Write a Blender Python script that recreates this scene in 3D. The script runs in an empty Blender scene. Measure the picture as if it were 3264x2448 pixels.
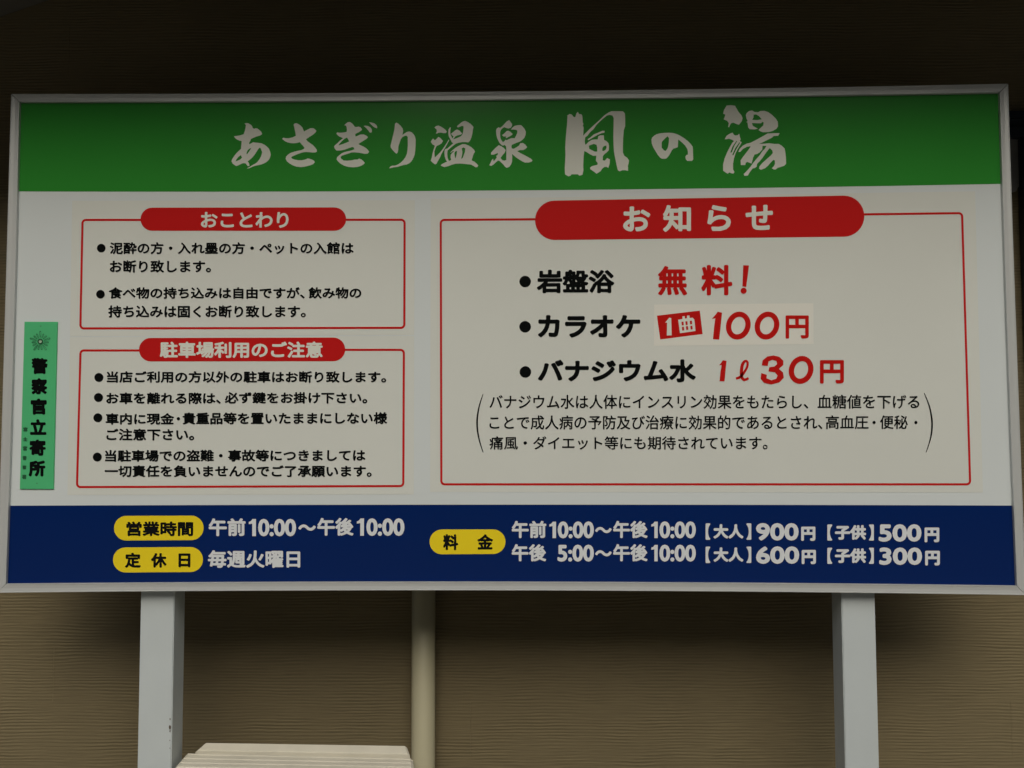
import bpy, bmesh, math, random
from mathutils import Vector, Matrix
from mathutils.geometry import tessellate_polygon
random.seed(7)
SC = bpy.context.scene
COL = SC.collection
# ------------------------------------------------------------------ camera, sky, sun, exposure
CAM = Vector((0.0404, -3.0936, 1.54)); YAW, PITCH, ROLL, FPX = -0.0101, 0.06496, -0.00296, 3288.7   # FPX: focal length for a 3264 px wide frame
_f = Vector((math.sin(YAW), math.cos(YAW), 0)); _r0 = Vector((math.cos(YAW), -math.sin(YAW), 0))
FWD = _f*math.cos(PITCH) + Vector((0, 0, math.sin(PITCH)))
_u0 = -_f*math.sin(PITCH) + Vector((0, 0, math.cos(PITCH)))
RIGHT = _r0*math.cos(ROLL) + _u0*math.sin(ROLL); UP = -_r0*math.sin(ROLL) + _u0*math.cos(ROLL)
cd = bpy.data.cameras.new("camera"); cam = bpy.data.objects.new("camera", cd); COL.objects.link(cam)
cd.sensor_width = 36; cd.lens = 36*FPX/3264; cd.clip_start = .05; cd.clip_end = 500
M = Matrix((RIGHT, UP, -FWD)).transposed().to_4x4(); M.translation = CAM
cam.matrix_world = M; SC.camera = cam
SUN_EL, SUN_AZ = math.radians(38), math.radians(178)     # high soft sun in front of the porch, kept off the sign by the roof
w = bpy.data.worlds.new("World"); SC.world = w; w.use_nodes = True
nt = w.node_tree; bg = nt.nodes['Background']; sk = nt.nodes.new('ShaderNodeTexSky')
sk.sky_type = 'NISHITA'; sk.sun_disc = False; sk.sun_elevation = SUN_EL; sk.sun_rotation = SUN_AZ
sk.air_density = 1.0; sk.dust_density = 6.0; sk.ozone_density = 1.0
nt.links.new(sk.outputs[0], bg.inputs[0]); bg.inputs[1].default_value = .12
sl = bpy.data.lights.new("sun", 'SUN'); so = bpy.data.objects.new("sun", sl); COL.objects.link(so)
sl.energy = 1.5; sl.angle = math.radians(50); sl.color = (.965, 1, .915)
sd = Vector((math.sin(SUN_AZ)*math.cos(SUN_EL), math.cos(SUN_AZ)*math.cos(SUN_EL), math.sin(SUN_EL)))
so.rotation_euler = sd.to_track_quat('Z', 'Y').to_euler(); so.location = sd*20
SC.view_settings.view_transform = 'Standard'; SC.view_settings.look = 'None'
SC.view_settings.exposure = -0.56; SC.view_settings.gamma = 1
SC.cycles.max_bounces = 8; SC.cycles.diffuse_bounces = 5

# ------------------------------------------------------------------ helpers
def at(px, py, y):
    """world x, z on the vertical plane at depth y of a point measured on the photograph (3264 px wide)"""
    d = FWD*FPX + RIGHT*(px-1632) + UP*(1224-py)
    p = CAM + d*((y-CAM.y)/d.y)
    return p.x, p.z
def obj(name, verts, faces, mat=None, parent=None, **props):
    me = bpy.data.meshes.new(name); me.from_pydata([tuple(v) for v in verts], [], faces); me.validate(); me.update()
    o = bpy.data.objects.new(name, me); COL.objects.link(o)
    if mat: me.materials.append(mat)
    if parent: o.parent = parent
    for k, v in props.items(): o[k] = v
    return o
def empty(name, loc, label=None, cat=None, parent=None):
    o = bpy.data.objects.new(name, None); COL.objects.link(o); o.location = loc; o.empty_display_size = .1
    if label: o['label'] = label
    if cat: o['category'] = cat
    if parent: o.parent = parent
    return o
def boxg(x0, x1, y0, y1, z0, z1):
    v = [(x, y, z) for x in (x0, x1) for y in (y0, y1) for z in (z0, z1)]
    f = [(0, 1, 3, 2), (4, 6, 7, 5), (0, 4, 5, 1), (2, 3, 7, 6), (0, 2, 6, 4), (1, 5, 7, 3)]
    return v, f
def box(name, b, mat, parent=None, bevel=0, **props):
    v, f = boxg(*b); o = obj(name, v, f, mat, parent, **props)
    if bevel:
        bm = bmesh.new(); bm.from_mesh(o.data)
        bmesh.ops.bevel(bm, geom=bm.edges[:], offset=bevel, segments=2, affect='EDGES'); bm.to_mesh(o.data); bm.free()
    return o
def mat(name, col, rough=.5, metal=0, coat=0, spec=.5, var=0, vscale=6, bump=0, bscale=200):
    m = bpy.data.materials.new(name); m.use_nodes = True; t = m.node_tree; b = t.nodes['Principled BSDF']
    b.inputs['Base Color'].default_value = (*col, 1); b.inputs['Roughness'].default_value = rough
    b.inputs['Metallic'].default_value = metal; b.inputs['Coat Weight'].default_value = coat
    b.inputs['Coat Roughness'].default_value = .08; b.inputs['Specular IOR Level'].default_value = spec
    if var or bump: tc = t.nodes.new('ShaderNodeTexCoord')
    if var:
        n = t.nodes.new('ShaderNodeTexNoise'); n.inputs['Scale'].default_value = vscale; n.inputs['Detail'].default_value = 5
        t.links.new(tc.outputs['Object'], n.inputs['Vector'])
        r = t.nodes.new('ShaderNodeMapRange'); r.inputs[1].default_value = .3; r.inputs[2].default_value = .7
        r.inputs[3].default_value = 1-var; r.inputs[4].default_value = 1+var*.5
        mx = t.nodes.new('ShaderNodeMix'); mx.data_type = 'RGBA'; mx.blend_type = 'MULTIPLY'; mx.inputs[0].default_value = 1
        mx.inputs[6].default_value = (*col, 1); t.links.new(n.outputs[0], r.inputs[0]); t.links.new(r.outputs[0], mx.inputs[7])
        t.links.new(mx.outputs[2], b.inputs['Base Color'])
    if bump:
        n2 = t.nodes.new('ShaderNodeTexNoise'); n2.inputs['Scale'].default_value = bscale; n2.inputs['Detail'].default_value = 3
        t.links.new(tc.outputs['Object'], n2.inputs['Vector'])
        bp = t.nodes.new('ShaderNodeBump'); bp.inputs['Strength'].default_value = bump; bp.inputs['Distance'].default_value = .002
        t.links.new(n2.outputs[0], bp.inputs['Height']); t.links.new(bp.outputs[0], b.inputs['Normal'])
    return m
PANEL = mat('panel_white', (.675, .735, .75), .14, spec=.55, var=.02, vscale=2)  # cool white board; its blue tint also stands in for glare on the margins
SHEET = mat('sheet_vinyl', (.69, .722, .685), .14, spec=.45, var=.025, vscale=3)
PATCH = mat('patch_vinyl', (.77, .775, .72), .14, spec=.4)
LETTER = mat('letter_white', (.74, .765, .70), .14, spec=.4)
LETTERB = mat('letter_cool_white', (.72, .76, .80), .14, spec=.4)
BLACK = mat('ink_black', (.005, .006, .006), .14, spec=.3)
GREEN = mat('vinyl_green', (.034, .27, .036), .12, spec=.4, var=.03, vscale=3)
BLUE = mat('vinyl_blue', (.001, .017, .115), .14, spec=.3)
RED = mat('vinyl_red', (.53, .014, .014), .14, spec=.35)
REDINK = mat('ink_red', (.52, .012, .010), .14, spec=.3)
YELLOW = mat('vinyl_yellow', (.86, .68, .02), .14, spec=.3)
PLATE = mat('plate_green', (.085, .51, .215), .28, var=.04, vscale=12)
DKGREEN = mat('ink_dark_green', (.012, .10, .04), .4)
ALU = mat('aluminium', (.56, .585, .585), .34, metal=.2)
POST = mat('post_white_paint', (.56, .62, .64), .38, var=.03, vscale=7, bump=.06, bscale=120)
RUST = mat('rust', (.085, .06, .04), .8, var=.3, vscale=80)
PIPE = mat('pipe_cream', (.50, .475, .33), .45, var=.05, vscale=4)
BENCH = mat('bench_cream', (.68, .65, .545), .45, var=.07, vscale=14, bump=.08, bscale=90)
NAVY = mat('navy_metal', (.012, .018, .03), .35)
GREYP = mat('grey_panel', (.26, .26, .25), .5, var=.25, vscale=14)
ROOFM = mat('roof_board', (.2, .195, .17), .7, var=.08, vscale=3)
TILE = mat('roof_metal', (.10, .09, .09), .5)
STEEL = mat('screw', (.10, .22, .12), .4, metal=.5)
# glass
GLASS = mat('window_glass', (.02, .022, .024), .05)
# asphalt / concrete forecourt
CONC = mat('concrete', (.15, .14, .12), .85, var=.18, vscale=1.5, bump=.3, bscale=60)
# siding: beige, fine wavy combed relief running horizontally
def siding():
    m = bpy.data.materials.new('siding_beige'); m.use_nodes = True; t = m.node_tree; b = t.nodes['Principled BSDF']
    N = t.nodes.new; L = t.links.new
    tc = N('ShaderNodeTexCoord')
    def noise(sx, sz, sc, det, dist=0):
        mp = N('ShaderNodeMapping'); mp.inputs['Scale'].default_value = (sx, 1, sz); L(tc.outputs['Object'], mp.inputs['Vector'])
        n = N('ShaderNodeTexNoise'); n.inputs['Scale'].default_value = sc; n.inputs['Detail'].default_value = det
        n.inputs['Distortion'].default_value = dist; L(mp.outputs[0], n.inputs['Vector']); return n.outputs[0]
    def math_(op, a, b_, c=None):
        n = N('ShaderNodeMath'); n.operation = op
        for i, q in enumerate((a, b_, c)):
            if q is None: continue
            if isinstance(q, (int, float)): n.inputs[i].default_value = q
            else: L(q, n.inputs[i])
        return n.outputs[0]
    sep = N('ShaderNodeSeparateXYZ'); L(tc.outputs['Object'], sep.inputs[0])
    wob = noise(3.0, 9.0, 1.0, 4)
    ph = math_('MULTIPLY_ADD', wob, 15.0, math_('MULTIPLY', sep.outputs[2], 2*math.pi/.0108))
    sn = math_('SINE', ph, 0)
    amp = noise(5.0, 14.0, 1.0, 3)
    ampr = N('ShaderNodeMapRange'); ampr.inputs[1].default_value = .38; ampr.inputs[2].default_value = .62; ampr.inputs[3].default_value = .15; ampr.inputs[4].default_value = 1
    L(amp, ampr.inputs[0])
    fine = noise(9.0, 330.0, 1.0, 4, 0)
    h = math_('ADD', math_('MULTIPLY', math_('MULTIPLY', sn, ampr.outputs[0]), .35), math_('MULTIPLY', fine, .9))
    bp = N('ShaderNodeBump'); bp.inputs['Strength'].default_value = 1; bp.inputs['Distance'].default_value = .0016
    L(h, bp.inputs['Height']); L(bp.outputs[0], b.inputs['Normal'])
    # grain colour: grooves slightly darker, broad blotches
    g = math_('MULTIPLY_ADD', fine, .5, math_('MULTIPLY', math_('MULTIPLY', sn, ampr.outputs[0]), .16))
    bl = noise(1.3, .8, 1.0, 4)
    fac = math_('ADD', math_('MULTIPLY_ADD', bl, .5, .52), g)
    mx = N('ShaderNodeMix'); mx.data_type = 'RGBA'; mx.blend_type = 'MULTIPLY'; mx.inputs[0].default_value = 1
    mx.inputs[6].default_value = (.178, .146, .082, 1); L(fac, mx.inputs[7]); L(mx.outputs[2], b.inputs['Base Color'])
    b.inputs['Roughness'].default_value = .75; b.inputs['Specular IOR Level'].default_value = .25
    return m
SIDING = siding()

# ------------------------------------------------------------------ ground
g = obj('ground', [(-60, -60, 0), (60, -60, 0), (60, 60, 0), (-60, 60, 0)], [(0, 1, 2, 3)], CONC, kind='structure')

# unseen wooded ridge, added so the glossy sign has something dark to reflect
v, f = [], []
for i in range(121):
    a = math.pi+math.pi*(i/120)+.0
    h = 26.5+1.5*math.sin(i*.31)+.9*math.sin(i*.83+1)+.5*math.sin(i*2.1)
    for rr, hh in ((48, 0), (50, h*.6), (57, h)): v.append((rr*math.cos(a), rr*math.sin(a), hh-.05*(hh == 0)))
    if i: b = 3*i; f += [(b-3, b, b+1, b-2), (b-2, b+1, b+2, b-1)]
obj('unseen_ridge', v, f, mat('ridge_dark', (.045, .06, .03), .9, var=.4, vscale=.5), kind='structure')
# ------------------------------------------------------------------ building
WY = .46
bld = empty('building', (0, WY, 0), 'beige building behind the sign, with fine-lined siding boards and a deep dark gabled porch roof', 'building')
def rel(o, par):           # keep world position under a parent empty
    o.matrix_parent_inverse = par.matrix_world.inverted(); return o
def wpart(par, name, v, f, m, **k):
    ox, oy, oz = par['_w'] if '_w' in par else par.location
    return obj(name, [(a-ox, b-oy, c-oz) for a, b, c in v], f, m, par, **k)
def wbox(par, name, b, m, bevel=0, **k):
    ox, oy, oz = par.location if par.type == 'EMPTY' or par.parent is None else (0, 0, 0)
    return box(name, (b[0]-ox, b[1]-ox, b[2]-oy, b[3]-oy, b[4]-oz, b[5]-oz), m, par, bevel, **k)
wall = wbox(bld, 'wall', (-5.2, 5.2, WY+.02, WY+.17, 0, 3.0), mat('wall_core', (.06, .048, .028), .9))
# every child of the wall is laid out in coordinates of the building's origin
PH = .181
z = -.03; row = 0
while z < 3.95:
    x = -5.2 + [(0), -.85, -1.3, -.4][row % 4]
    L_ = 1.82
    z0, z1 = max(z, 0.0), z+PH
    while x < 5.2:
        xa, xb = max(x, -5.2), min(x+L_, 5.2)
        if xb-xa > .02:
            wd = random.uniform(0, .0004)
            o = box('siding_board', (xa+.0003, xb-.0003, -.0+wd, .02, z0+.0001, z1-.0001), SIDING, wall)
        x += L_
    z += PH; row += 1
# gabled porch roof: the soffit meets the wall along a line rising from the upper left corner of the view
xa, za = at(0, 52, WY); xb, zb = at(152, 0, WY)
sl_ = (zb-za)/(xb-xa)
PX = .75                                  # ridge
def rz(x): return za + sl_*((x-xa) if x < PX else (2*PX-x-xa))
YF = -.72                                 # front edge of the porch roof
XE = 3.3
roof = empty('roof', (0, 0, 0), parent=bld)
TH = .16
for s in (-1, 1):
    e = PX + s*(XE)
    v = []
    for x in (PX, e):
        for y in (YF-WY, .17+.3):
            v += [(x, y, rz(x)), (x, y, rz(x)+TH)]
    obj('soffit', v, [(0, 2, 6, 4), (1, 5, 7, 3), (0, 4, 5, 1), (2, 3, 7, 6), (0, 1, 3, 2), (4, 6, 7, 5)], ROOFM, roof)
    v2 = [(a+(0 if a == PX else s*.06), b+(-.06 if b < 0 else .06), c+TH*(0 if i % 2 == 0 else .2)+ (TH+.004 if i % 2 == 0 else .03)) for i, (a, b, c) in enumerate(v)]
    obj('roof_sheet', v2, [(0, 2, 6, 4), (1, 5, 7, 3), (0, 4, 5, 1), (2, 3, 7, 6), (0, 1, 3, 2), (4, 6, 7, 5)], TILE, roof)
HB = 2.92                                  # underside of an unseen board, added below the gable to shade the top
xl_, xr_ = PX-(rz(PX)-HB)/sl_+.02, PX+(rz(PX)-HB)/sl_-.02
v = [(xl_, YF-WY+.10, HB), (xr_, YF-WY+.10, HB), (PX, YF-WY+.10, rz(PX)-.004), (xl_, YF-WY+.22, HB), (xr_, YF-WY+.22, HB), (PX, YF-WY+.22, rz(PX)-.004)]
obj('shade_board', v, [(0, 1, 2), (5, 4, 3), (0, 3, 4, 1), (1, 4, 5, 2), (2, 5, 3, 0)], ROOFM, roof)
# wall gable infill above the boards is covered by the boards' upper rows: cut them to the rake
for o in [c for c in wall.children]:
    me = o.data; bm = bmesh.new(); bm.from_mesh(me)
    for s in (-1, 1):
        n = Vector((-sl_, 0, 1)) if s < 0 else Vector((sl_, 0, 1))
        p0 = Vector((PX, 0, rz(PX)-.002))
        bmesh.ops.bisect_plane(bm, geom=bm.verts[:]+bm.edges[:]+bm.faces[:], plane_co=p0, plane_no=n, clear_outer=True)
    if not bm.faces: bm.free(); bpy.data.objects.remove(o); continue
    bmesh.ops.holes_fill(bm, edges=bm.edges[:]); bm.to_mesh(me); bm.free()
# round cream drainpipe standing off the wall
px0, _ = at(1313.2, 2000, WY-.05); px1, _ = at(1388, 2000, WY-.05)
R = (px1-px0)/2; pcx = (px0+px1)/2; pcy = -.006-R-.012
v, f = [], []
n = 40
for k, zz in enumerate((.05, 2.35)):
    for i in range(n):
        a = 2*math.pi*i/n; v.append((pcx+R*math.cos(a), pcy+R*math.sin(a), zz))
for i in range(n): f.append((i, (i+1) % n, n+(i+1) % n, n+i))
f.append(tuple(range(n, 2*n)))
dp = obj('drainpipe', v, f, PIPE, bld, label='cream round drainpipe on the wall behind the middle of the sign')
for p in dp.data.polygons: p.use_smooth = True
for zz in (.45, 2.2):
    v, f = [], []
    for k, (rr, dz) in enumerate(((R+.0005, 0), (R+.003, 0), (R+.003, .025), (R+.0005, .025))):
        for i in range(n):
            a = 2*math.pi*i/n; v.append((pcx+rr*math.cos(a), pcy+rr*math.sin(a), zz+dz))
    for k in range(4):
        for i in range(n): f.append((k*n+i, k*n+(i+1) % n, ((k+1) % 4)*n+(i+1) % n, ((k+1) % 4)*n+i))
    obj('bracket', v, f, PIPE, dp)
# navy window at the right edge with its header, and a grey plate on the wall beside it
wx, _ = at(3258, 700, WY-.03)
win = empty('window', (0, 0, 0), parent=bld); win['label'] = 'dark navy framed window at the right edge, half hidden by the sign'
_, zt = at(3240, 358, WY-.03); _, zm = at(3240, 441, WY-.03); _, zbm = at(3262, 1770, WY-.03)
hx, _ = at(3150, 700, WY-.03)
zt1 = at(3240, 378, WY-.03)[1]; zt2 = at(3240, 408, WY-.03)[1]
box('frame', (hx, wx+1.4, -.05, -.008, zt1, zt), NAVY, win, .003)
box('frame', (hx+.01, wx+1.4, -.03, -.008, zt2, zt1-.001), mat('navy_glass', (.02, .03, .04), .15), win)
box('frame', (hx, wx+1.4, -.05, -.008, zm, zt2-.001), NAVY, win, .003)
box('mullion', (wx, wx+.05, -.05, -.008, zbm, zm-.001), NAVY, win, .003)
box('mullion', (wx+1.35, wx+1.4, -.05, -.008, zbm, zm-.001), NAVY, win, .003)
box('sill', (wx, wx+1.4, -.06, -.008, zbm-.04, zbm-.001), NAVY, win, .003)
box('pane', (wx+.051, wx+1.349, -.028, -.02, zbm, zm-.002), GLASS, win)
gx0, gz1 = at(3150, 443, WY-.02); gx1, gz0 = at(3257, 608, WY-.02)
vs = [(gx0, gz1), (gx1, gz1), (gx1, gz0+.02), (gx1-.012, gz0+.012), (gx1-.018, gz0), (gx1-.03, gz0-.004), (gx0, gz0-.006)]
v = [(x, -.018, z) for x, z in vs]+[(x, -.008, z) for x, z in vs]; k = len(vs)
obj('wall_plate', v, [tuple(range(k-1, -1, -1)), tuple(range(k, 2*k))]+[(i, (i+1) % k, k+(i+1) % k, k+i) for i in range(k)], GREYP, bld, label='grey plate on the wall beside the sign\'s upper right corner')

# ------------------------------------------------------------------ sign: board, frame, posts
sign = empty('sign_board', (0, 0, 0), 'large white notice board with green top band and blue bottom band on two white posts', 'sign')
def quad3(a, m, b, t):     # smooth curve through three measured points
    return tuple(a[i]*(1-t)*(1-2*t) + 4*m[i]*t*(1-t) + b[i]*t*(2*t-1) for i in range(2))
def mid(a, b): return ((a[0]+b[0])/2, (a[1]+b[1])/2)
OTL, OTR, OBL, OBR = (35.3, 299.2), (3213.5, 266.5), (-10, 1890), (3272, 1897.5)
ITL, ITR, IBL, IBR = (61.8, 325), (3186.3, 295), (19, 1861), (3241.2, 1867.3)
RAILS = [(OTL, (1632, 291.5), OTR, ITL, (1632, 317), ITR), (OTR, (3240.5, 1080), OBR, ITR, (3211, 1080), IBR),
         (OBR, (1632, 1882.3), OBL, IBR, (1632, 1854.8), IBL), (OBL, (13, 1090), OTL, IBL, (43.5, 1090), ITL)]
PROF = [(0, .028), (0, -.0105), (.03, -.012), (.10, -.012), (.13, -.0108), (.5, -.0100), (.87, -.0108), (.9, -.012), (.98, -.012), (1, -.011), (1, .0)]
for a, m, b, ia, im, ib in RAILS:
    v, f = [], []; NS = 24; n = len(PROF)
    for s in range(NS+1):
        t = s/NS; t2 = min(max(t, .0004), 1-.0004)
        o_, i_ = quad3(a, m, b, t2), quad3(ia, im, ib, t2)
        for q, y in PROF:
            x, z = at(o_[0]+(i_[0]-o_[0])*q, o_[1]+(i_[1]-o_[1])*q, -.011); v.append((x, y, z))
        if s:
            for k in range(n-1): f.append((n*(s-1)+k, n*s+k, n*s+k+1, n*(s-1)+k+1))
    f += [tuple(range(n)), tuple(range(n*NS+n-1, n*NS-1, -1))]
    obj('frame_rail', v, f, ALU, sign)
def strip(name, top, bot, y, m, parent, ns=24, **k):
    """flat sheet between two measured curves (each three points)"""
    v, f = [], []
    for s in range(ns+1):
        for c in (top, bot):
            x, z = at(*quad3(*c, s/ns), y); v.append((x, y, z))
        if s: f.append((2*s-2, 2*s-1, 2*s+1, 2*s))
    return obj(name, v, f, m, parent, **k)
E_ = 4
T3 = ((ITL[0]-E_, ITL[1]-E_), (1632, 317-E_), (ITR[0]+E_, ITR[1]-E_)); B3 = ((IBL[0]-E_, IBL[1]+E_), (1632, 1854.8+E_), (IBR[0]+E_, IBR[1]+E_))
strip('face_panel', T3, B3, 0, PANEL, sign)
x0, z0 = at(30, 1850, 0); x1, z1 = at(3180, 330, 0)
box('back_panel', (x0+.01, x1-.01, .004, .024, z0, z1), ALU, sign)
strip('green_band', T3, ((56-E_, 610), (1632, 606.8), (3191.2+E_, 586)), -.0004, GREEN, sign)
strip('blue_band', ((26.5-E_, 1612), (1632, 1608.6), (3231+E_, 1611.5)), B3, -.0004, BLUE, sign)

PTOP = 2.0
def post(u0, u1):
    x0, _ = at(u0, 1895, .028); x1, _ = at(u1, 1895, .028)
    p = box('post', (x0, x1, .0285, .1285, 0, PTOP), POST, sign, .0025)
    return x0, x1, p
lx0, lx1, lpost = post(448.7, 555.5)
rx0, rx1, rpost = post(2682, 2788.5)
for k, (pu, pv, sz) in enumerate([(542, 2292, 2.8), (541.5, 2318, 5.2), (542, 2330, 3), (541.5, 2360, 1.8), (541.5, 2385, 1.6), (440, 2252, 1.8)]):    # chipped paint on the post's edge
    x, z = at(pu, pv, .028); r = sz/1050
    pts = [(x+r*.7*math.cos(a)*random.uniform(.6, 1), .0279, z+r*1.6*math.sin(a)*random.uniform(.7, 1)) for a in [i*math.pi/4 for i in range(8)]]
    obj('rust_spot', pts, [tuple(range(8))], RUST, lpost)
# base plates below the posts
for a, b in ((lx0, lx1), (rx0, rx1)):
    box('base_plate', (a-.05, b+.05, -.02, .18, 0, .012), POST, sign, .002)

# ------------------------------------------------------------------ flat print helpers
CR = {'1': (0, 200, 1.3012), '2': (1600, 200, 1.3293), '3': (0, 900, 1.58), '4': (1400, 750, 1.1867), '5': (0, 1550, 1.58),
      '6': (1300, 1550, 1.1263), 'r': (1980, 820, 3.072), 'p': (40, 1000, 5.53), 'q': (40, 1300, 5.53), '0': (0, 0, 1)}
def c(k, x, y): a, b, s = CR[k]; return (a+x/s, b+y/s)
def poly_faces(loops):
    vl = [[Vector((x, y, 0)) for x, y in lp] for lp in loops]
    return [tuple(t) for t in tessellate_polygon(vl)]
def shape(name, pieces, y, m, parent, **k):
    """pieces: lists of loops in photo pixels (first the outline, then its holes)"""
    v, f = [], []
    for n_, loops in enumerate(pieces):
        b = len(v)
        for t in poly_faces(loops): f.append(tuple(b+i for i in t))
        for lp in loops:
            for px, py in lp: x, z = at(px, py, y); v.append((x, y-n_*.00004, z))
    return obj(name, v, f, m, parent, **k)
def disc(u, v_, r, n=20): return [(u+r*math.cos(2*math.pi*i/n), v_+r*math.sin(2*math.pi*i/n)) for i in range(n)]
def ell(u, v_, rx, ry, tilt=0, n=32, p=2.0):
    out = []
    for i in range(n):
        a = 2*math.pi*i/n; ca, sa = math.cos(a), math.sin(a)
        x = rx*math.copysign(abs(ca)**(2/p), ca); y = ry*math.copysign(abs(sa)**(2/p), sa); out.append((u+x-y*tilt, v_+y))
    return out
def ribbon(pts, r):
    """variable width stroke -> outline; r one radius or one per point"""
    n = len(pts); rs = r if isinstance(r, (list, tuple)) else [r]*n
    # resample smooth
    P, Q = [], []
    for i in range(n-1):
        p0, p1, p2, p3 = pts[max(i-1, 0)], pts[i], pts[i+1], pts[min(i+2, n-1)]
        for s in range(5):
            t = s/5
            P.append(tuple(.5*(2*p1[k]+(p2[k]-p0[k])*t+(2*p0[k]-5*p1[k]+4*p2[k]-p3[k])*t*t+(3*p1[k]-p0[k]-3*p2[k]+p3[k])*t**3) for k in (0, 1)))
            Q.append(rs[i]*(1-t)+rs[i+1]*t)
    P.append(pts[-1]); Q.append(rs[-1])
    L_, R_ = [], []
    for i in range(len(P)):
        a, b = P[max(i-1, 0)], P[min(i+1, len(P)-1)]
        dx, dy = b[0]-a[0], b[1]-a[1]; l = math.hypot(dx, dy) or 1
        L_.append((P[i][0]-dy/l*Q[i], P[i][1]+dx/l*Q[i])); R_.append((P[i][0]+dy/l*Q[i], P[i][1]-dx/l*Q[i]))
    return L_, R_
def strokes(name, lines, y, m, parent, **k):
    v, f = [], []
    for j, (pts, r) in enumerate(lines):
        L_, R_ = ribbon(pts, r)
        b = len(v); n = len(L_)
        for q in L_+R_: x, z = at(*q, y); v.append((x, y-j*.00004, z))
        for i in range(n-1): f.append((b+i, b+i+1, b+n+i+1, b+n+i))
    return obj(name, v, f, m, parent, **k)
def pill(name, tl, tr, bl, br, y, m, parent):
    """rounded bar: quad whose ends are half circles"""
    r = (bl[1]-tl[1])/2
    pts = []
    cl = (tl[0]+r, (tl[1]+bl[1])/2); cr_ = (tr[0]-r, (tr[1]+br[1])/2)
    rr = (br[1]-tr[1])/2
    for i in range(17): a = math.pi/2+math.pi*i/16; pts.append((cl[0]+r*math.cos(a), cl[1]+r*math.sin(a)))
    for i in range(17): a = -math.pi/2+math.pi*i/16; pts.append((cr_[0]+rr*math.cos(a), cr_[1]+rr*math.sin(a)))
    return shape(name, [[pts]], y, m, parent)
_cache = {}
def glyphs(s):
    if s not in _cache:
        cu = bpy.data.curves.new('tmp', 'FONT'); cu.body = s; cu.resolution_u = 4
        o = bpy.data.objects.new('tmp', cu); COL.objects.link(o)
        bpy.context.view_layer.update()
        dg = bpy.context.evaluated_depsgraph_get(); me = o.evaluated_get(dg).to_mesh()
        V = [(a.co.x, a.co.y) for a in me.vertices]; F = [tuple(p.vertices) for p in me.polygons]
        o.evaluated_get(dg).to_mesh_clear(); bpy.data.objects.remove(o); bpy.data.curves.remove(cu)
        _cache[s] = (V, F)
    return _cache[s]
def text(s, k, x0, x1, yt, yb, m, parent, y=-.0014, r=.9, dy=0, shear=0, name='text_line', nd=8):
    """ink of string s fitted to the measured box x0..x1, yt..yb of crop k (dy: drop at its right end); r: stroke gain in photo px"""
    V, F = glyphs(s)
    ax, bx = min(a for a, _ in V), max(a for a, _ in V); ay, by = min(b for _, b in V), max(b for _, b in V)
    (X0, T0), (X1, B0) = c(k, x0, yt), c(k, x1, yb); sc = CR[k][2]
    X0 += r; X1 -= r; T0 += r; B0 -= r
    offs = [(0, 0)] + [(r*math.cos(2*math.pi*i/nd), r*math.sin(2*math.pi*i/nd)) for i in range(nd)] if r > .15 else [(0, 0)]
    v, f = [], []
    for j, (ox, oy) in enumerate(offs):
        b0 = len(v)
        for a, b in V:
            u = (a-ax)/(bx-ax or 1); w_ = (b-ay)/(by-ay or 1)
            px = X0+(X1-X0)*u+ox+shear*(w_-.5)*(B0-T0); py = B0+(T0-B0)*w_+oy+dy/sc*u
            x, z = at(px, py, y); v.append((x, y-j*.00003, z))
        f += [tuple(b0+i for i in t) for t in F]
    return obj(name, v, f, m, parent)
def border(name, tl, tr, br, bl, y, wdt, m, parent, gap, rad=11, tilt=None):
    """rounded rectangle outline, open between gap[0]..gap[1] on its top side; tl.. are centre-line corners"""
    def arc(p, a0, a1): return [(p[0]+rad*math.cos(math.radians(a0+(a1-a0)*i/5)), p[1]+rad*math.sin(math.radians(a0+(a1-a0)*i/5))) for i in range(6)]
    path = [gap[1]] + arc((tr[0]-rad, tr[1]+rad), -90, 0) + arc((br[0]-rad, br[1]-rad), 0, 90) + arc((bl[0]+rad, bl[1]-rad), 90, 180) + arc((tl[0]+rad, tl[1]+rad), 180, 270) + [gap[0]]
    v, f = [], []; h = wdt/2; n = len(path)
    for i, p in enumerate(path):
        a, b = path[max(i-1, 0)], path[min(i+1, n-1)]
        d0 = Vector((p[0]-a[0], p[1]-a[1])); d1 = Vector((b[0]-p[0], b[1]-p[1]))
        d = (d0.normalized() if d0.length else Vector((0, 0)))+(d1.normalized() if d1.length else Vector((0, 0))); d.normalize()
        for s in (-1, 1): x, z = at(p[0]-s*d.y*h, p[1]+s*d.x*h, y); v.append((x, y, z))
        if i: f.append((2*i-2, 2*i-1, 2*i+1, 2*i))
    return obj(name, v, f, m, parent)
Y1, Y2, Y3 = -.0005, -.0009, -.0014
def one(k, x0, x1, yt, yb, m, parent):
    w_, h = x1-x0, yb-yt
    pts = [(x0, yt+.17*h), (x0+.3*w_, yt+.12*h), (x0+.52*w_, yt), (x1, yt), (x1, yb), (x1-.52*w_, yb), (x1-.52*w_, yt+.27*h), (x0, yt+.30*h)]
    shape('character', [[[c(k, *p) for p in pts]]], Y3, m, parent)
def sub(name, label=None):
    o = empty(name, (0, 0, 0), parent=sign)
    if label: o['label'] = label
    return o
def bullets(par, *pts):
    for k, x, y, r in pts: shape('bullet', [[disc(*c(k, x, y), r/CR[k][2])]], Y2, BLACK, par)
def sheet(par, corners, y=-.0005, m=SHEET, name='vinyl_sheet'):
    v = []
    for p in corners: x, z = at(*p, y); v.append((x, y, z))
    v += [(x, -.0001, z) for x, _, z in v]
    return obj(name, v, [(3, 2, 1, 0), (0, 1, 5, 4), (1, 2, 6, 5), (2, 3, 7, 6), (3, 0, 4, 7)], m, par)

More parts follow.
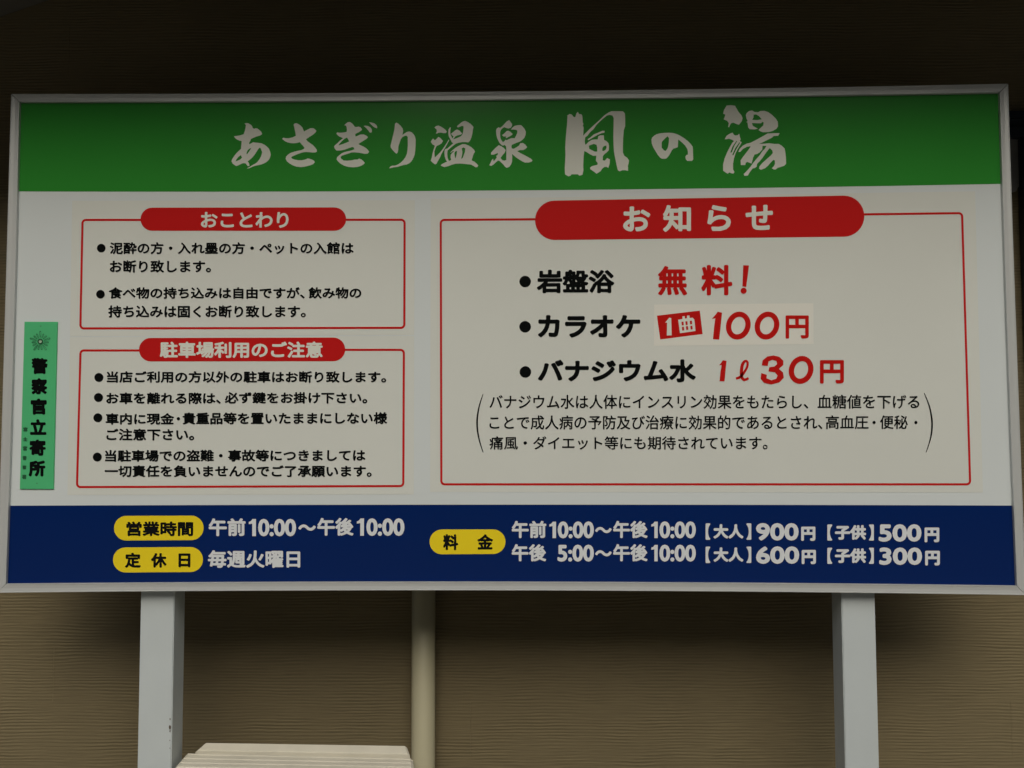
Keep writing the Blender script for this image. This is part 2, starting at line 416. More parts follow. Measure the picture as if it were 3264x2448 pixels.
# ------------------------------------------------------------------ brush-written title on the green band
def tr(ox, oy, s, *loops): return [[(ox+x/s, oy+y/s) for x, y in lp] for lp in loops]
S9 = 9.217
TITLE = {
'a': tr(720, 370, S9,
 [(548,215),(600,205),(650,207),(700,235),(745,265),(775,305),(785,345),(825,375),(880,357),(925,365),(985,410),(1035,455),(1065,520),(1045,545),(1000,572),(900,600),(830,630),(770,655),(735,675),(715,735),(680,790),(690,828),(735,805),(800,768),(850,778),(950,785),(1050,800),(1130,840),(1200,890),(1265,960),(1300,1040),(1318,1130),(1300,1210),(1265,1280),(1200,1345),(1120,1390),(1030,1425),(930,1445),(850,1462),(760,1497),(690,1530),(610,1542),(700,1493),(790,1435),(860,1400),(920,1355),(975,1285),(1020,1210),(1050,1130),(1065,1060),(1040,990),(1015,935),(985,930),(940,985),(880,1080),(830,1155),(770,1225),(700,1285),(640,1330),(680,1385),(695,1455),(650,1475),(615,1435),(575,1385),(500,1385),(430,1415),(370,1445),(310,1468),(260,1440),(195,1390),(165,1330),(185,1265),(240,1180),(300,1100),(370,1030),(445,965),(450,880),(465,735),(400,720),(320,685),(265,640),(235,590),(310,585),(400,570),(470,550),(520,535),(555,440),(580,330),(588,265)],
 [(440,1145),(475,1220),(430,1270),(350,1310),(280,1330),(310,1270),(370,1200)],
 [(745,935),(720,985),(670,1060),(615,1130),(605,1085),(640,1000),(690,960)]),
'sa': tr(880, 370, S9,
 [(515,250),(550,215),(600,208),(660,235),(720,280),(775,340),(800,400),(820,455),(860,430),(940,390),(1010,355),(1090,355),(1140,385),(1185,435),(1150,490),(1080,550),(1000,600),(930,645),(880,680),(920,735),(1000,795),(1080,850),(1150,925),(1195,990),(1200,1045),(1150,1068),(1080,1070),(980,1060),(850,1055),(770,1070),(680,1100),(600,1130),(520,1165),(465,1190),(445,1215),(470,1250),(550,1280),(650,1298),(750,1298),(850,1280),(920,1247),(970,1250),(1060,1280),(1120,1315),(1135,1360),(1090,1410),(1020,1440),(930,1465),(830,1490),(720,1500),(600,1485),(500,1450),(400,1395),(320,1330),(282,1260),(295,1190),(340,1140),(420,1085),(520,1050),(640,1020),(740,1000),(810,970),(835,935),(800,880),(740,820),(695,765),(620,790),(530,800),(430,795),(330,770),(250,730),(180,670),(210,635),(290,650),(370,650),(470,630),(580,580),(570,500),(545,380)]),
'gi': tr(1050, 370, S9,
 [(435,270),(485,220),(530,185),(600,172),(660,210),(710,265),(745,315),(800,322),(860,308),(920,335),(960,395),(930,430),(870,470),(800,505),(760,525),(765,600),(830,580),(900,545),(1000,538),(1070,565),(1135,620),(1090,670),(1000,725),(920,775),(850,820),(920,860),(1000,895),(1080,945),(1130,995),(1170,1050),(1120,1105),(1040,1110),(950,1090),(850,1075),(740,1065),(650,1068),(560,1100),(450,1135),(370,1160),(325,1205),(350,1255),(420,1305),(520,1310),(640,1300),(740,1280),(830,1275),(875,1247),(940,1275),(1005,1330),(1040,1380),(990,1430),(920,1465),(830,1495),(700,1505),(560,1495),(440,1460),(330,1400),(250,1330),(212,1270),(225,1210),(290,1150),(360,1095),(450,1055),(560,1030),(660,1005),(735,975),(715,920),(670,905),(560,945),(450,985),(330,1010),(210,1012),(160,960),(135,900),(160,860),(230,800),(310,720),(400,650),(350,625),(290,600),(240,560),(205,515),(225,480),(300,490),(400,485),(505,465),(515,400),(505,320),(485,275)],
 [(520,630),(560,700),(580,745),(500,780),(400,820),(320,845),(262,865),(300,810),(370,730),(450,665)]),
'gi2': tr(1050, 370, S9, [(1005,290),(1060,280),(1130,290),(1200,325),(1245,390),(1250,455),(1225,490),(1180,480),(1140,420),(1080,350)]),
'gi3': tr(1050, 370, S9, [(1165,180),(1230,190),(1310,210),(1375,255),(1405,315),(1400,360),(1350,345),(1290,310),(1230,255)]),
'ri': tr(1220, 370, S9,
 [(360,225),(400,190),(450,215),(530,290),(585,365),(600,440),(575,555),(640,510),(710,465),(780,452),(850,475),(910,535),(950,610),(968,700),(965,850),(955,1000),(940,1130),(900,1230),(850,1320),(790,1380),(700,1425),(600,1440),(520,1465),(430,1495),(320,1505),(250,1525),(190,1535),(215,1490),(270,1460),(360,1455),(440,1425),(520,1375),(600,1300),(665,1210),(710,1110),(730,980),(738,850),(735,700),(735,610),(690,575),(640,585),(580,615),(530,680),(500,770),(460,890),(455,1000),(440,1070),(405,1105),(370,1080),(290,1000),(235,920),(232,860),(265,720),(310,540),(345,380)]),
'on1': tr(1360, 370, S9, [(230,335),(280,290),(350,278),(420,310),(500,360),(560,410),(592,460),(560,500),(490,500),(420,485),(350,490),(300,515),(270,510),(300,450),(290,390)]),
'on2': tr(1360, 370, S9, [(120,760),(160,690),(190,660),(240,710),(280,680),(345,610),(410,650),(480,730),(440,800),(370,845),(295,875),(260,940),(225,1040),(232,1150),(240,1215),(320,1140),(400,1060),(470,970),(530,880),(590,790),(650,685),(662,712),(610,810),(550,920),(480,1030),(430,1120),(390,1220),(330,1320),(290,1400),(245,1418),(180,1370),(120,1310),(150,1220),(170,1110),(200,1000),(240,870),(170,830)]),
'on3': tr(1360, 370, S9, [(640,400),(675,340),(710,330),(695,430),(695,510),(715,570),(750,640),(790,680),(880,650),(960,615),(1020,580),(1060,520),(1075,430),(1085,340),(1080,295),(1030,290),(960,320),(915,335),(890,300),(930,260),(1000,200),(1060,160),(1130,140),(1210,175),(1290,230),(1345,285),(1375,320),(1355,420),(1340,530),(1310,640),(1270,730),(1220,775),(1150,765),(1050,765),(950,780),(860,810),(785,865),(700,935),(615,1010),(605,1100),(615,1220),(655,1320),(600,1345),(560,1280),(530,1180),(520,1080),(530,990),(570,958),(600,960),(700,870),(780,800),(740,770),(700,690),(650,600),(635,500)]),
'on4': tr(1360, 370, S9, [(715,520),(790,460),(850,410),(905,395),(970,430),(1045,515),(1000,545),(900,570),(840,600),(790,668),(762,650),(790,600),(740,560)]),
'on5': tr(1360, 370, S9,
 [(690,1070),(750,1010),(850,930),(950,870),(1050,825),(1130,825),(1230,865),(1320,920),(1390,985),(1420,1050),(1380,1110),(1350,1200),(1320,1300),(1400,1340),(1460,1390),(1515,1450),(1490,1500),(1440,1505),(1370,1460),(1300,1425),(1150,1410),(1000,1395),(850,1400),(740,1430),(640,1470),(520,1500),(410,1455),(450,1410),(550,1360),(650,1320),(720,1290),(700,1200),(710,1130),(760,1070),(800,1040),(780,1020),(720,1068)],
 [(830,1045),(890,1020),(885,1110),(860,1200),(840,1250),(825,1180),(815,1100)],
 [(1030,950),(1080,920),(1135,950),(1125,1050),(1090,1150),(1060,1230),(1010,1260),(1040,1150),(1050,1050)]),
'sen': tr(1540, 370, S9,
 [(380,420),(400,365),(450,330),(500,345),(560,300),(640,215),(700,150),(765,120),(800,165),(850,230),(850,280),(810,345),(740,365),(680,350),(620,325),(560,365),(520,410),(500,470),(500,570),(510,650),(545,720),(580,765),(620,740),(660,695),(690,710),(750,680),(830,650),(880,645),(920,655),(960,590),(1000,500),(1005,430),(970,405),(900,395),(815,395),(860,340),(920,290),(1010,268),(1110,262),(1160,310),(1220,380),(1255,460),(1245,560),(1210,640),(1150,700),(1080,750),(980,785),(900,820),(850,840),(830,880),(840,950),(900,960),(1000,905),(1060,860),(1090,800),(1170,790),(1240,840),(1295,910),(1250,960),(1180,1000),(1080,1000),(1000,1030),(1100,1090),(1200,1140),(1310,1200),(1400,1250),(1450,1300),(1420,1340),(1340,1365),(1230,1365),(1150,1330),(1050,1270),(950,1200),(850,1110),(855,1200),(850,1340),(820,1420),(770,1490),(700,1520),(650,1495),(600,1430),(540,1370),(470,1310),(430,1310),(370,1360),(310,1420),(240,1465),(180,1445),(220,1370),(250,1300),(290,1250),(310,1330),(370,1260),(400,1215),(385,1170),(430,1140),(430,1080),(370,1110),(300,1135),(235,1130),(230,1080),(300,1000),(380,920),(460,855),(530,885),(600,930),(665,1000),(630,1080),(560,1160),(510,1230),(560,1290),(620,1310),(680,1290),(682,1100),(680,950),(670,880),(620,845),(590,870),(540,850),(490,800),(450,730),(410,640),(385,530)]),
'sen2': tr(1540, 370, S9, [(555,560),(620,510),(690,440),(740,430),(800,460),(870,530),(820,575),(750,610),(690,645),(660,640),(680,600),(600,600)]),
'kaze': tr(1780, 340, 6.9125,
 [(200,190),(250,160),(295,175),(325,215),(350,235),(375,220),(395,150),(425,112),(455,160),(500,165),(525,195),(532,280),(535,350),(555,380),(535,410),(555,460),(550,560),(545,640),(600,580),(700,480),(800,390),(900,300),(1000,200),(1100,130),(1170,100),(1300,100),(1420,102),(1465,150),(1470,260),(1470,430),(1440,520),(1425,700),(1420,870),(1420,1010),(1450,1080),(1520,1130),(1555,1190),(1545,1250),(1530,1300),(1535,1415),(1470,1400),(1410,1400),(1350,1425),(1310,1400),(1280,1280),(1250,1130),(1225,1000),(1215,850),(1210,650),(1215,450),(1218,250),(1190,195),(1130,180),(1070,195),(1000,250),(920,320),(840,400),(770,500),(700,560),(640,640),(590,675),(580,760),(590,840),(620,820),(670,770),(740,730),(800,722),(865,720),(880,650),(930,630),(1000,632),(1005,730),(1060,760),(1100,800),(1115,860),(1110,960),(1060,1010),(1010,1050),(980,1090),(975,1180),(1020,1190),(1050,1160),(1075,1130),(1105,1150),(1135,1160),(1130,1250),(1100,1350),(1060,1325),(1010,1330),(960,1370),(930,1420),(840,1478),(780,1430),(700,1375),(700,1340),(740,1310),(860,1280),(865,1240),(825,1190),(835,1080),(770,1085),(700,1050),(620,1000),(570,975),(555,1100),(545,1300),(550,1400),(530,1500),(460,1520),(430,1490),(290,1490),(270,1520),(220,1535),(145,1490),(140,1350),(150,1200),(155,1050),(150,900),(165,650),(190,400)],
 [(670,860),(780,820),(840,840),(855,900),(855,990),(800,990),(740,960),(680,930)],
 [(965,970),(970,910),(1000,870),(1055,855),(1060,900),(1040,950),(1000,975)]),
'kaze2': tr(1780, 340, 6.9125, [(640,720),(700,680),(780,610),(880,570),(970,530),(1020,535),(1010,575),(950,585),(870,620),(780,670),(710,710),(665,740)]),
'no': tr(2050, 380, S9,
 [(245,600),(265,540),(330,480),(400,440),(500,415),(620,402),(760,398),(880,405),(980,435),(1080,480),(1200,555),(1310,640),(1400,730),(1450,800),(1462,870),(1465,1000),(1470,1180),(1435,1225),(1300,1225),(1255,1180),(1240,1110),(1270,1050),(1315,1040),(1315,960),(1300,880),(1240,780),(1160,700),(1080,630),(1030,595),(1025,700),(1020,820),(960,845),(890,865),(845,910),(800,1000),(750,1080),(690,1150),(640,1165),(560,1162),(500,1130),(440,1060),(370,950),(300,830),(255,720)],
 [(545,690),(560,650),(640,570),(715,500),(760,550),(755,680),(735,800),(710,870),(665,930),(620,920),(545,840)]),
'yu1': tr(2280, 320, 6.381, [(230,105),(320,98),(400,108),(430,160),(470,230),(530,300),(555,360),(540,420),(510,460),(480,495),(430,480),(375,455),(330,460),(305,490),(280,548),(262,540),(275,460),(240,415),(170,385),(190,340),(205,290),(160,270),(175,200)]),
'yu2': tr(2280, 320, 6.381,
 [(620,300),(640,255),(690,215),(750,205),(800,235),(870,240),(920,215),(1000,212),(1080,240),(1160,300),(1230,370),(1270,430),(1275,530),(1240,580),(1160,625),(1080,645),(970,648),(920,630),(880,600),(920,560),(975,510),(985,450),(960,435),(930,465),(850,465),(745,460),(760,510),(800,540),(865,575),(800,590),(700,585),(670,550),(655,450),(630,440),(660,420),(635,370)],
 [(780,290),(830,285),(890,320),(945,385),(850,400),(750,395),(775,350)]),
'yu3': tr(2280, 320, 6.381,
 [(190,790),(230,720),(290,680),(350,655),(380,700),(410,715),(465,705),(485,675),(500,740),(515,790),(500,830),(540,850),(500,920),(450,1000),(410,1080),(380,1180),(360,1290),(360,1400),(390,1460),(365,1490),(320,1480),(290,1465),(250,1492),(210,1465),(160,1430),(160,1300),(190,1180),(240,1060),(290,960),(340,870),(380,825),(340,800),(280,780),(230,790)],
 [(430,825),(445,830),(390,920),(335,1060),(305,1060),(350,940)],
 [(492,850),(503,862),(430,990),(365,1120),(345,1110),(400,980)]),
'yu4': tr(2280, 320, 6.381,
 [(470,1040),(500,980),(560,920),(640,880),(720,860),(820,810),(920,755),(1000,710),(1060,675),(1150,668),(1310,665),(1280,720),(1190,725),(1150,760),(1060,805),(950,860),(890,885),(1000,880),(1100,872),(1200,885),(1290,885),(1350,920),(1410,980),(1425,1060),(1435,1150),(1440,1290),(1400,1330),(1340,1350),(1270,1370),(1230,1405),(1190,1405),(1150,1380),(1190,1340),(1215,1290),(1210,1220),(1180,1210),(1130,1260),(1070,1330),(1010,1380),(930,1412),(890,1390),(900,1340),(960,1270),(1050,1190),(1130,1120),(1170,1070),(1160,1020),(1110,970),(1080,1000),(1020,1080),(960,1170),(900,1240),(850,1290),(840,1350),(800,1378),(762,1382),(700,1460),(660,1530),(595,1535),(578,1500),(650,1425),(720,1345),(760,1285),(820,1210),(900,1120),(960,1030),(1010,980),(1040,925),(960,925),(955,1000),(900,1060),(850,1090),(800,1100),(770,1160),(750,1240),(735,1285),(700,1270),(650,1250),(620,1270),(610,1315),(520,1315),(515,1220),(570,1140),(640,1050),(700,970),(720,930),(640,945),(560,990),(510,1045),(480,1050)]),
}
title = sub('title', 'pale brush-written title line on the green band')
for keys in (('a',), ('sa',), ('gi', 'gi2', 'gi3'), ('ri',), ('on1', 'on2', 'on3', 'on4', 'on5'), ('sen', 'sen2'), ('kaze', 'kaze2'), ('no',), ('yu1', 'yu2', 'yu3', 'yu4')):
    shape('character', [TITLE[k] for k in keys], Y2, LETTER, title)

# ------------------------------------------------------------------ left notices
n1 = sub('notice', 'upper left notice with a red heading pill and four lines of black text')
sheet(n1, [(230, 640), (1322, 638), (1320, 1068), (223, 1072)])
border('border', (262.8, 701), (1289.6, 700.5), (1288.6, 1045), (256.3, 1046.8), Y2, 7, RED, n1, ((452, 701), (1100, 700.5)))
pill('heading_pill', c('1', 583, 601), c('1', 1435, 600), c('1', 583, 697), c('1', 1435, 697), Y2-.0002, RED, n1)
text("おことわり", '1', 833, 1197, 619, 685, LETTER, n1, r=1.7)
bullets(n1, ('1', 420, 769, 18), ('3', 506, 60, 22))
text("泥酔の方・入れ墨の方・ペットの入館は", '1', 455, 1467, 744, 794, BLACK, n1, r=1.3)
text("お断り致します。", '1', 455, 875, 819, 871, BLACK, n1, r=1.3)
text("食べ物の持ち込みは自由ですが、", '3', 548, 1535, 24, 83, BLACK, n1, r=1.3)
text("飲み物の", '3', 1553, 1820, 24, 82, BLACK, n1, r=1.3)
text("持ち込みは固くお断り致します。", '3', 545, 1540, 116, 178, BLACK, n1, r=1.3)
n2 = sub('notice', 'lower left parking notice with a red heading pill and six lines of black text')
sheet(n2, [(223, 1075), (1320, 1071), (1319, 1576), (215, 1578)])
border('border', c('3', 405, 343), c('3', 2034, 340), c('3', 2031, 1026), c('3', 388, 1031), Y2, 7, RED, n2, (c('3', 710, 343), c('3', 1728, 340)))
pill('heading_pill', c('3', 700, 280), c('3', 1738, 278), c('3', 700, 398), c('3', 1738, 397), Y2-.0002, RED, n2)
text("駐車場利用のご注意", '3', 805, 1625, 298, 381, LETTER, n2, r=1.9)
bullets(n2, ('3', 498, 479, 23), ('3', 496, 580, 23), ('3', 493, 682, 23), ('3', 490, 880, 23))
text("当店ご利用の方以外の駐車はお断り致します。", '3', 537, 1945, 447, 506, BLACK, n2, r=1.35)
text("お車を離れる際は、", '3', 535, 1112, 554, 613, BLACK, n2, r=1.35)
text("必ず鍵をお掛け下さい。", '3', 1132, 1850, 552, 611, BLACK, n2, r=1.35)
text("車内に現金", '3', 532, 877, 658, 717, BLACK, n2, r=1.35)
shape('character', [[disc(*c('3', 898, 687), 5.4)]], Y3, BLACK, n2)
text("貴重品等を置いたままにしない様", '3', 919, 1950, 655, 716, BLACK, n2, r=1.35, dy=-2)
text("ご注意下さい。", '3', 535, 978, 736, 797, BLACK, n2, r=1.35)
text("当駐車場での盗難・事故等につきましては", '3', 528, 1840, 844, 904, BLACK, n2, r=1.35, dy=-3)
text("一切責任を負いませんのでご了承願います。", '3', 527, 1872, 921, 981, BLACK, n2, r=1.35)

# ------------------------------------------------------------------ right notice
n3 = sub('notice', 'large right notice with a wide red heading pill, three priced items and a bracketed paragraph')
sheet(n3, [(1373, 634), (3108, 610), (3133, 1570), (1371, 1568)])
border('border', (1404.9, 701), (3066.9, 679.4), (3092.1, 1543.8), (1406.7, 1543.8), Y2, 7, RED, n3, ((1715, 698.8), (2740, 683.5)))
pill('heading_pill', c('2', 140, 584), c('2', 1532, 563), c('2', 140, 751), c('2', 1532, 737), Y2-.0002, RED, n3)
for ch, a, b, t_, bt in (("お", 513, 629, 609, 715), ("知", 682, 801, 603, 717), ("ら", 870, 970, 603, 713), ("せ", 1032, 1148, 602, 709)):
    text(ch, '2', a, b, t_, bt, LETTER, n3, r=3.2, name='character', nd=12)
bullets(n3, ('4', 325, 175, 22), ('4', 325, 346, 22), ('4', 326, 517, 22))
text("岩盤浴", '4', 369, 663, 130, 219, BLACK, n3, r=3.0, nd=12)
text("カラオケ", '4', 373, 761, 301, 387, BLACK, n3, r=3.6, nd=12)
text("バナジウム水", '4', 373, 971, 469, 556, BLACK, n3, r=3.4, nd=12)
text("無", '4', 827, 938, 116, 227, REDINK, n3, r=3.2, nd=12, name='character')
text("料", '4', 991, 1109, 112, 227, REDINK, n3, r=3.4, nd=12, name='character')
def R_(*pts): return [c('r', *p) for p in pts]
shape('character', [[R_((1195,78),(1252,80),(1225,290),(1187,285))], [[c('r', *p) for p in disc(1199, 328, 30)]]], Y3, REDINK, n3)
ps = sheet(n3, [c('4', 813, 262), c('4', 1415, 257), c('4', 1416, 411), c('4', 812, 418)], Y2+.0001, PATCH, 'price_patch')
shape('red_tag', [[R_((350,572),(770,522),(798,752),(382,805))]], Y2-.0001, REDINK, n3)
shape('character', [[R_((430,640),(472,592),(490,596),(494,765),(447,766),(450,640))]], Y3, LETTER, n3)
# the three-column sign character, cut from white with dark square openings
o = shape('character', [[R_((558,612),(600,604),(600,578),(622,576),(624,600),(644,598),(646,571),(668,570),(670,595),(700,592),(716,610),(728,722),(576,744))]+
   [R_((x,y),(x+20,y-2),(x+23,y+34),(x+3,y+36)) for x, y in ((590,632),(628,628),(672,622),(594,682),(634,676),(677,672))]], Y3, LETTER, n3)
shape('character', [[R_((888,604),(925,560),(945,533),(988,542),(974,680),(960,806),(898,803),(910,680),(922,598))]], Y3, REDINK, n3)
for u, v_ in ((1147, 669), (1428, 669), (1762, 1103)):
    shape('character', [[[c('r', *p) for p in ell(u, v_, 121, 137, .08)], [c('r', *p) for p in ell(u, v_, 68, 86, .14)]]], Y3, REDINK, n3)
text("円", '4', 1310, 1398, 303, 391, REDINK, n3, r=2.6, nd=12, name='character')
text("円", '4', 1440, 1531, 472, 561, REDINK, n3, r=2.8, nd=12, name='character')
shape('character', [[R_((958,1058),(978,1035),(995,1008),(1032,1014),(1022,1110),(1012,1215),(963,1214),(974,1110),(984,1054))]], Y3, REDINK, n3)
strokes('character', [([c('r', *p) for p in ((1124,1188),(1165,1172),(1205,1125),(1233,1075),(1238,1030),(1215,1016),(1188,1050),(1178,1110),(1180,1170),(1205,1200),(1248,1184))], [3.6, 4.5, 4, 3.8, 3.6, 3.8, 5, 5.2, 5, 4.6, 3.6])], Y3, REDINK, n3)
shape('character', [[R_((1376,1060),(1385,1010),(1430,972),(1490,961),(1550,975),(1588,1013),(1588,1055),(1545,1092),(1585,1128),(1592,1180),(1550,1225),(1470,1246),(1400,1230),(1365,1190),(1372,1134),(1426,1150),(1424,1185),(1470,1204),(1518,1190),(1532,1158),(1505,1126),(1442,1118),(1450,1077),(1500,1070),(1528,1045),(1520,1015),(1480,1004),(1443,1020),(1436,1064))]], Y3, REDINK, n3)
text("バナジウム水は人体にインスリン効果をもたらし、", '4', 190, 1396, 603, 657, BLACK, n3, r=.7, nd=6)
text("血糖値を下げる", '4', 1431, 1816, 603, 656, BLACK, n3, r=.7, nd=6)
text("ことで成人病の予防及び治療に効果的であるとされ、", '4', 190, 1450, 681, 735, BLACK, n3, r=.7, nd=6)
text("高血圧", '4', 1462, 1624, 681, 733, BLACK, n3, r=.7, nd=6)
text("便秘", '4', 1667, 1772, 681, 733, BLACK, n3, r=.7, nd=6)
for u in (1645, 1803): shape('character', [[disc(*c('4', u, 708), 5.2)]], Y3, BLACK, n3)
text("痛風・ダイエット等にも期待されています。", '4', 190, 1242, 760, 811, BLACK, n3, r=.7, nd=6)
strokes('bracket_mark', [([c('4', *p) for p in ((166,600),(150,652),(143,710),(150,768),(166,821))], [1.0, 2.2, 2.9, 2.2, 1.0])], Y3, BLACK, n3)
strokes('bracket_mark', [([c('4', *p) for p in ((1835,597),(1855,650),(1864,705),(1860,762),(1842,821))], [1.0, 2.2, 2.9, 2.2, 1.0])], Y3, BLACK, n3)

# ------------------------------------------------------------------ blue band
b1 = sub('opening_hours', 'opening hours and closing day in white on the left of the blue band')
pill('yellow_pill', c('5', 574, 149), c('5', 1026, 148), c('5', 574, 273), c('5', 1026, 271), Y2, YELLOW, b1)
text("営業時間", '5', 636, 973, 177, 251, BLACK, b1, r=1.9)
pill('yellow_pill', c('5', 569, 308), c('5', 1022, 306), c('5', 569, 434), c('5', 1022, 432), Y2, YELLOW, b1)
for ch, a, b, t_, bt in (("定", 629, 709, 334, 411), ("休", 760, 839, 336, 410), ("日", 899, 959, 338, 408)):
    text(ch, '5', a, b, t_, bt, BLACK, b1, r=2.1, name='character')
text("午前", '5', 1051, 1237, 161, 251, LETTERB, b1, r=2.2)
one('5', 1253, 1289, 165, 251, LETTERB, b1)
text("0:00", '5', 1300, 1491, 164, 252, LETTERB, b1, r=2.7)
text("～", '5', 1502, 1591, 192, 224, LETTERB, b1, r=2.2)
text("午後", '5', 1598, 1781, 159, 249, LETTERB, b1, r=2.2)
one('5', 1797, 1833, 162, 249, LETTERB, b1)
text("0:00", '5', 1845, 2037, 161, 250, LETTERB, b1, r=2.7)
text("毎週火曜日", '5', 1047, 1512, 322, 411, LETTERB, b1, r=2.0)
b2 = sub('price_list', 'two rows of admission prices in white on the right of the blue band')
pill('yellow_pill', c('6', 78, 155), c('6', 351, 155), c('6', 78, 244), c('6', 351, 243), Y2, YELLOW, b2)
text("料", '6', 126, 181, 172, 229, BLACK, b2, r=2.1, name='character')
text("金", '6', 249, 306, 172, 227, BLACK, b2, r=2.1, name='character')
for dy_, s1, sa_, sb_, p1, p2, ex in ((0, "午前", "0:00", (538, 668), "900", "500", 0), (83.5, "午後", "5:00", (537, 668), "600", "300", 2)):
    def T(s, a, b, t_, bt, r): text(s, '6', a, b, t_+dy_, bt+dy_, LETTERB, b2, r=r)
    T(s1, 373, 497, 124, 186, 2.1)
    if dy_ == 0: one('6', 508, 532, 127, 186, LETTERB, b2)
    one('6', 874, 897, 127+dy_, 186+dy_, LETTERB, b2)
    T(sa_, sb_[0], sb_[1], 126, 187, 2.6)
    T("～", 672, 732, 146, 168, 2.0)
    T("午後", 737, 861, 124, 186, 2.1)
    T("0:00", 903, 1034, 126, 187, 2.6)
    T("【", 1069, 1086, 133, 192, 2.0); T("大人", 1097, 1205, 136, 188, 2.4); T("】", 1215, 1233, 133, 192, 2.0)
    T(p1, 1250, 1403+ex, 132, 195, 3.1)
    T("円", 1412+ex, 1463+ex, 145, 196, 2.6)
    T("【", 1506, 1524, 137, 195, 2.0); T("子供", 1533, 1645, 139, 192, 2.4); T("】", 1655, 1673, 137, 195, 2.0)
    T(p2, 1690+ex, 1844+ex, 136, 199, 3.1)
    T("円", 1855+ex, 1908+ex, 148, 201, 2.6)

# ------------------------------------------------------------------ small green plate screwed to the left margin
pl = sub('police_plate', 'narrow vertical green plate with a round emblem and thick black characters')
cs = [(77.6, 1025.3), (183.4, 1025.7), (170.6, 1559.5), (62.6, 1559.5)]
v = []
YP = -.0045
for p in cs: x, z = at(*p, YP); v.append((x, YP, z))
v += [(x, -.0002, z) for x, _, z in v]
plate = obj('plate', v, [(3, 2, 1, 0), (0, 1, 5, 4), (1, 2, 6, 5), (2, 3, 7, 6), (3, 0, 4, 7)], PLATE, pl)
bm = bmesh.new(); bm.from_mesh(plate.data); bmesh.ops.recalc_face_normals(bm, faces=bm.faces[:])
bmesh.ops.bevel(bm, geom=[e for e in bm.edges if all(vv.co.y < -.004 for vv in e.verts)], offset=.0012, segments=2, affect='EDGES'); bm.to_mesh(plate.data); bm.free()
YT = YP-.0004
for k, ch, a, b, t_, bt in (('p', "警", 333, 621, 778, 1064), ('p', "察", 330, 613, 1135, 1422), ('0', "官", 97.7, 149.2, 1270, 1322), ('q', "立", 307, 596, 200, 478), ('q', "寄", 298, 586, 558, 846), ('q', "所", 283, 579, 926, 1212)):
    text(ch, k, a, b, t_, bt, BLACK, pl, y=YT, r=2.9, name='character', nd=10)
for ch, a, b, t_, bt in (("富", 188, 266, 340, 420), ("士", 185, 263, 514, 589), ("宮", 180, 259, 671, 756), ("警", 178, 249, 845, 926), ("察", 174, 246, 1011, 1089), ("署", 167, 246, 1178, 1259)):
    text(ch, 'q', a, b, t_, bt, DKGREEN, pl, y=YT, r=1.5, name='character', nd=6)
ec = c('p', 488, 490)
pcs = []
ln = []
for i in range(15):                                   # star of fine rays: five long groups of three
    a = -math.pi/2+2*math.pi*i/15
    ro = 32 if i % 3 == 0 else 25.5
    ri = 12; wd = .075
    p = lambda r, a_: (ec[0]+r*math.cos(a_), ec[1]+r*math.sin(a_))
    ln.append(([p(ri, a), p(ro*.75, a-wd*1.2), p(ro, a-wd*.8)], .6))
    ln.append(([p(ri, a), p(ro*.75, a+wd*1.2), p(ro, a+wd*.8)], .6))
    ln.append(([p(ro, a-wd*.9), p(ro*1.02, a), p(ro, a+wd*.9)], 1.0))
strokes('emblem', ln, YT, DKGREEN, pl)
shape('emblem', [[disc(*ec, 9.2), disc(*ec, 5)]], YT-.0018, DKGREEN, pl)
shape('emblem', [[disc(*ec, 4.6)]], YT-.0001, mat('ink_pale_green', (.45, .62, .45), .4), pl)
for k, x, y_ in (('p', 497, 218), ('q', 430, 1331)): shape('screw', [[disc(*c(k, x, y_), 1.9, 10)]], YT, STEEL, pl)

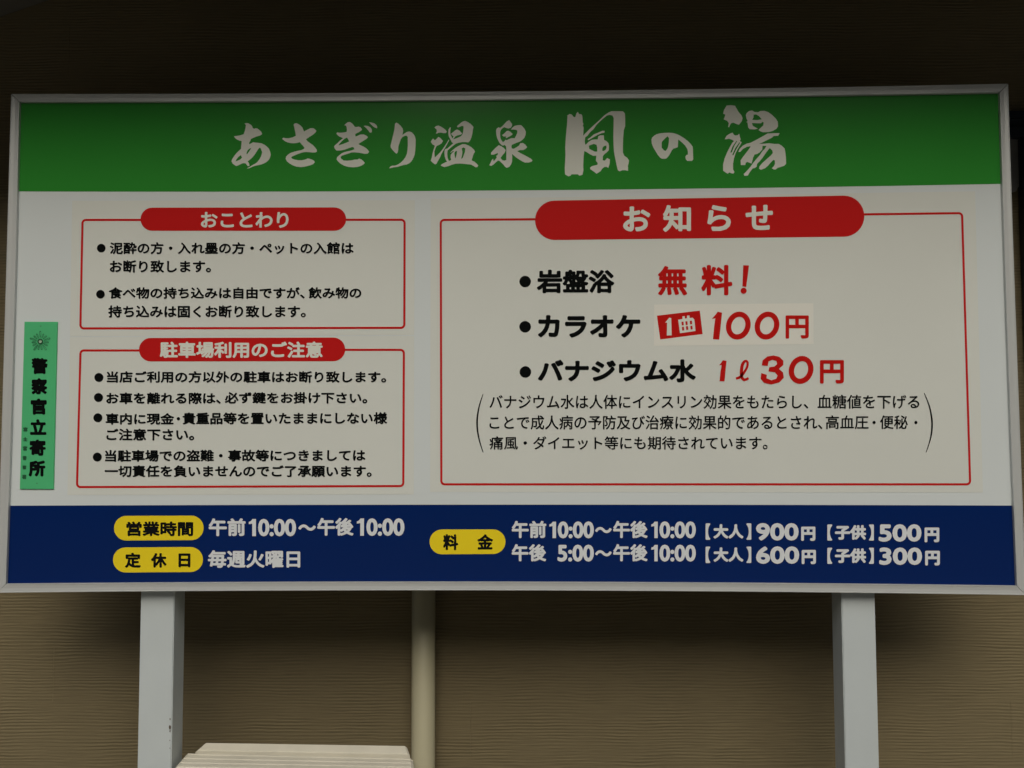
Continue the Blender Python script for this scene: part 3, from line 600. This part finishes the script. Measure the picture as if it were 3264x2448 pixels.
# ------------------------------------------------------------------ cream ribbed plastic bench standing between the left post and the pipe
bench = empty('bench', (-.75, .05, 0), 'cream ribbed plastic bench back below the sign, between left post and drainpipe', 'bench')
def bc(u, v_): return (400+u/2.212, 2300+v_/2.212)
def P3(u, v_, y): x, z = at(*bc(u, v_), y); return Vector((x, y, z))
BY = (.156, .125, .114, .024)
rows = [(P3(548, 147, BY[0]), P3(1992, 169, BY[0])), (P3(492, 205, BY[1]), P3(2006, 232, BY[1]))]
rowsB = [(P3(428, 222, BY[2]), P3(2028, 258, BY[2])), (P3(345, 318, BY[3]), P3(2036, 348, BY[3]))]
def loft(name, secs, th, par, ribs, mat_, rr=.012):
    """slab following (left, right) section points; ribs: list of t in 0..1 with raised lips; ends rounded in plan"""
    ts = sorted(set([0, .02, .06, 1, .97]+[min(1, max(0, r+d)) for r in ribs for d in (-.03, -.012, .012, .03)]))
    n = len(secs)-1; top = []
    for t in ts:
        q = min(t*n, n-1e-6); i = int(q); s = q-i
        l = secs[i][0].lerp(secs[i+1][0], s); r = secs[i][1].lerp(secs[i+1][1], s)
        lift = 0
        for rb in ribs:
            if -.013 < t-rb < .013: lift = .0019
        edge = {0: -.006, .02: -.002}.get(t, 0)
        ins = {0: .020, .02: .010, .06: .003}.get(t, 0)
        d = (r-l).normalized()
        sec = []
        K = 13
        for k in range(K+1):
            u = k/K
            e_ = 0
            if k in (0, K): e_ = -.006
            p = (l+d*ins).lerp(r-d*ins, [0, .012, .03][k] if k < 3 else ([1, .988, .97][K-k] if K-k < 3 else (k-2)/(K-4)*.94+.03))
            sec.append(p+Vector((0, 0, lift*(0 if k in (0, K) else 1)+edge+e_)))
        top.append(sec)
    v, f = [], []; K1 = len(top[0])
    for sec in top: v += sec
    nt_ = len(v)
    for sec in top: v += [p-Vector((0, 0, th)) for p in sec]
    for i in range(len(top)-1):
        for k in range(K1-1):
            a = i*K1+k; f.append((a, a+K1, a+K1+1, a+1)); f.append((nt_+a, nt_+a+1, nt_+a+K1+1, nt_+a+K1))
    for k in range(K1-1): f.append((k, k+1, nt_+k+1, nt_+k)); a = (len(top)-1)*K1+k; f.append((a+1, a, nt_+a, nt_+a+1))
    for i in range(len(top)-1): a = i*K1; f.append((a+K1, a, nt_+a, nt_+a+K1)); a += K1-1; f.append((a, a+K1, nt_+a+K1, nt_+a))
    o = obj(name, [p-bench.location for p in v], f, mat_, par)
    for p in o.data.polygons: p.use_smooth = False
    return o
loft('top_slat', rows, .02, bench, [.93], BENCH)
lo_l, lo_r = rowsB[1]
lo_l2 = lo_l+Vector((-.012, -.075, -.045)); lo_r2 = lo_r+Vector((.004, -.075, -.045))
loft('ribbed_back', rowsB+[(lo_l2, lo_r2)], .02, bench, [.045, .19, .345, .50, .65, .80, .95], BENCH)
# hidden below the frame: rest of the back, seat and legs
xl, xr = lo_l2.x-bench.location.x, lo_r2.x-bench.location.x
zc = lo_l2.z
box('back_panel', (xl, xr, -.135, -.11, .36, zc-.03), BENCH, bench, .004)
for i in range(5):
    box('seat_slat', (xl, xr, -.52+i*.078, -.45+i*.078, .36, .385), BENCH, bench, .005)
for sx in (xl+.04, xr-.08):
    for yy in (-.5, -.16):
        box('leg', (sx, sx+.04, yy, yy+.04, 0, .36), BENCH, bench, .004)

print('objects', len(bpy.data.objects), 'tris', sum(len(o.data.polygons) for o in bpy.data.objects if o.type == 'MESH'))
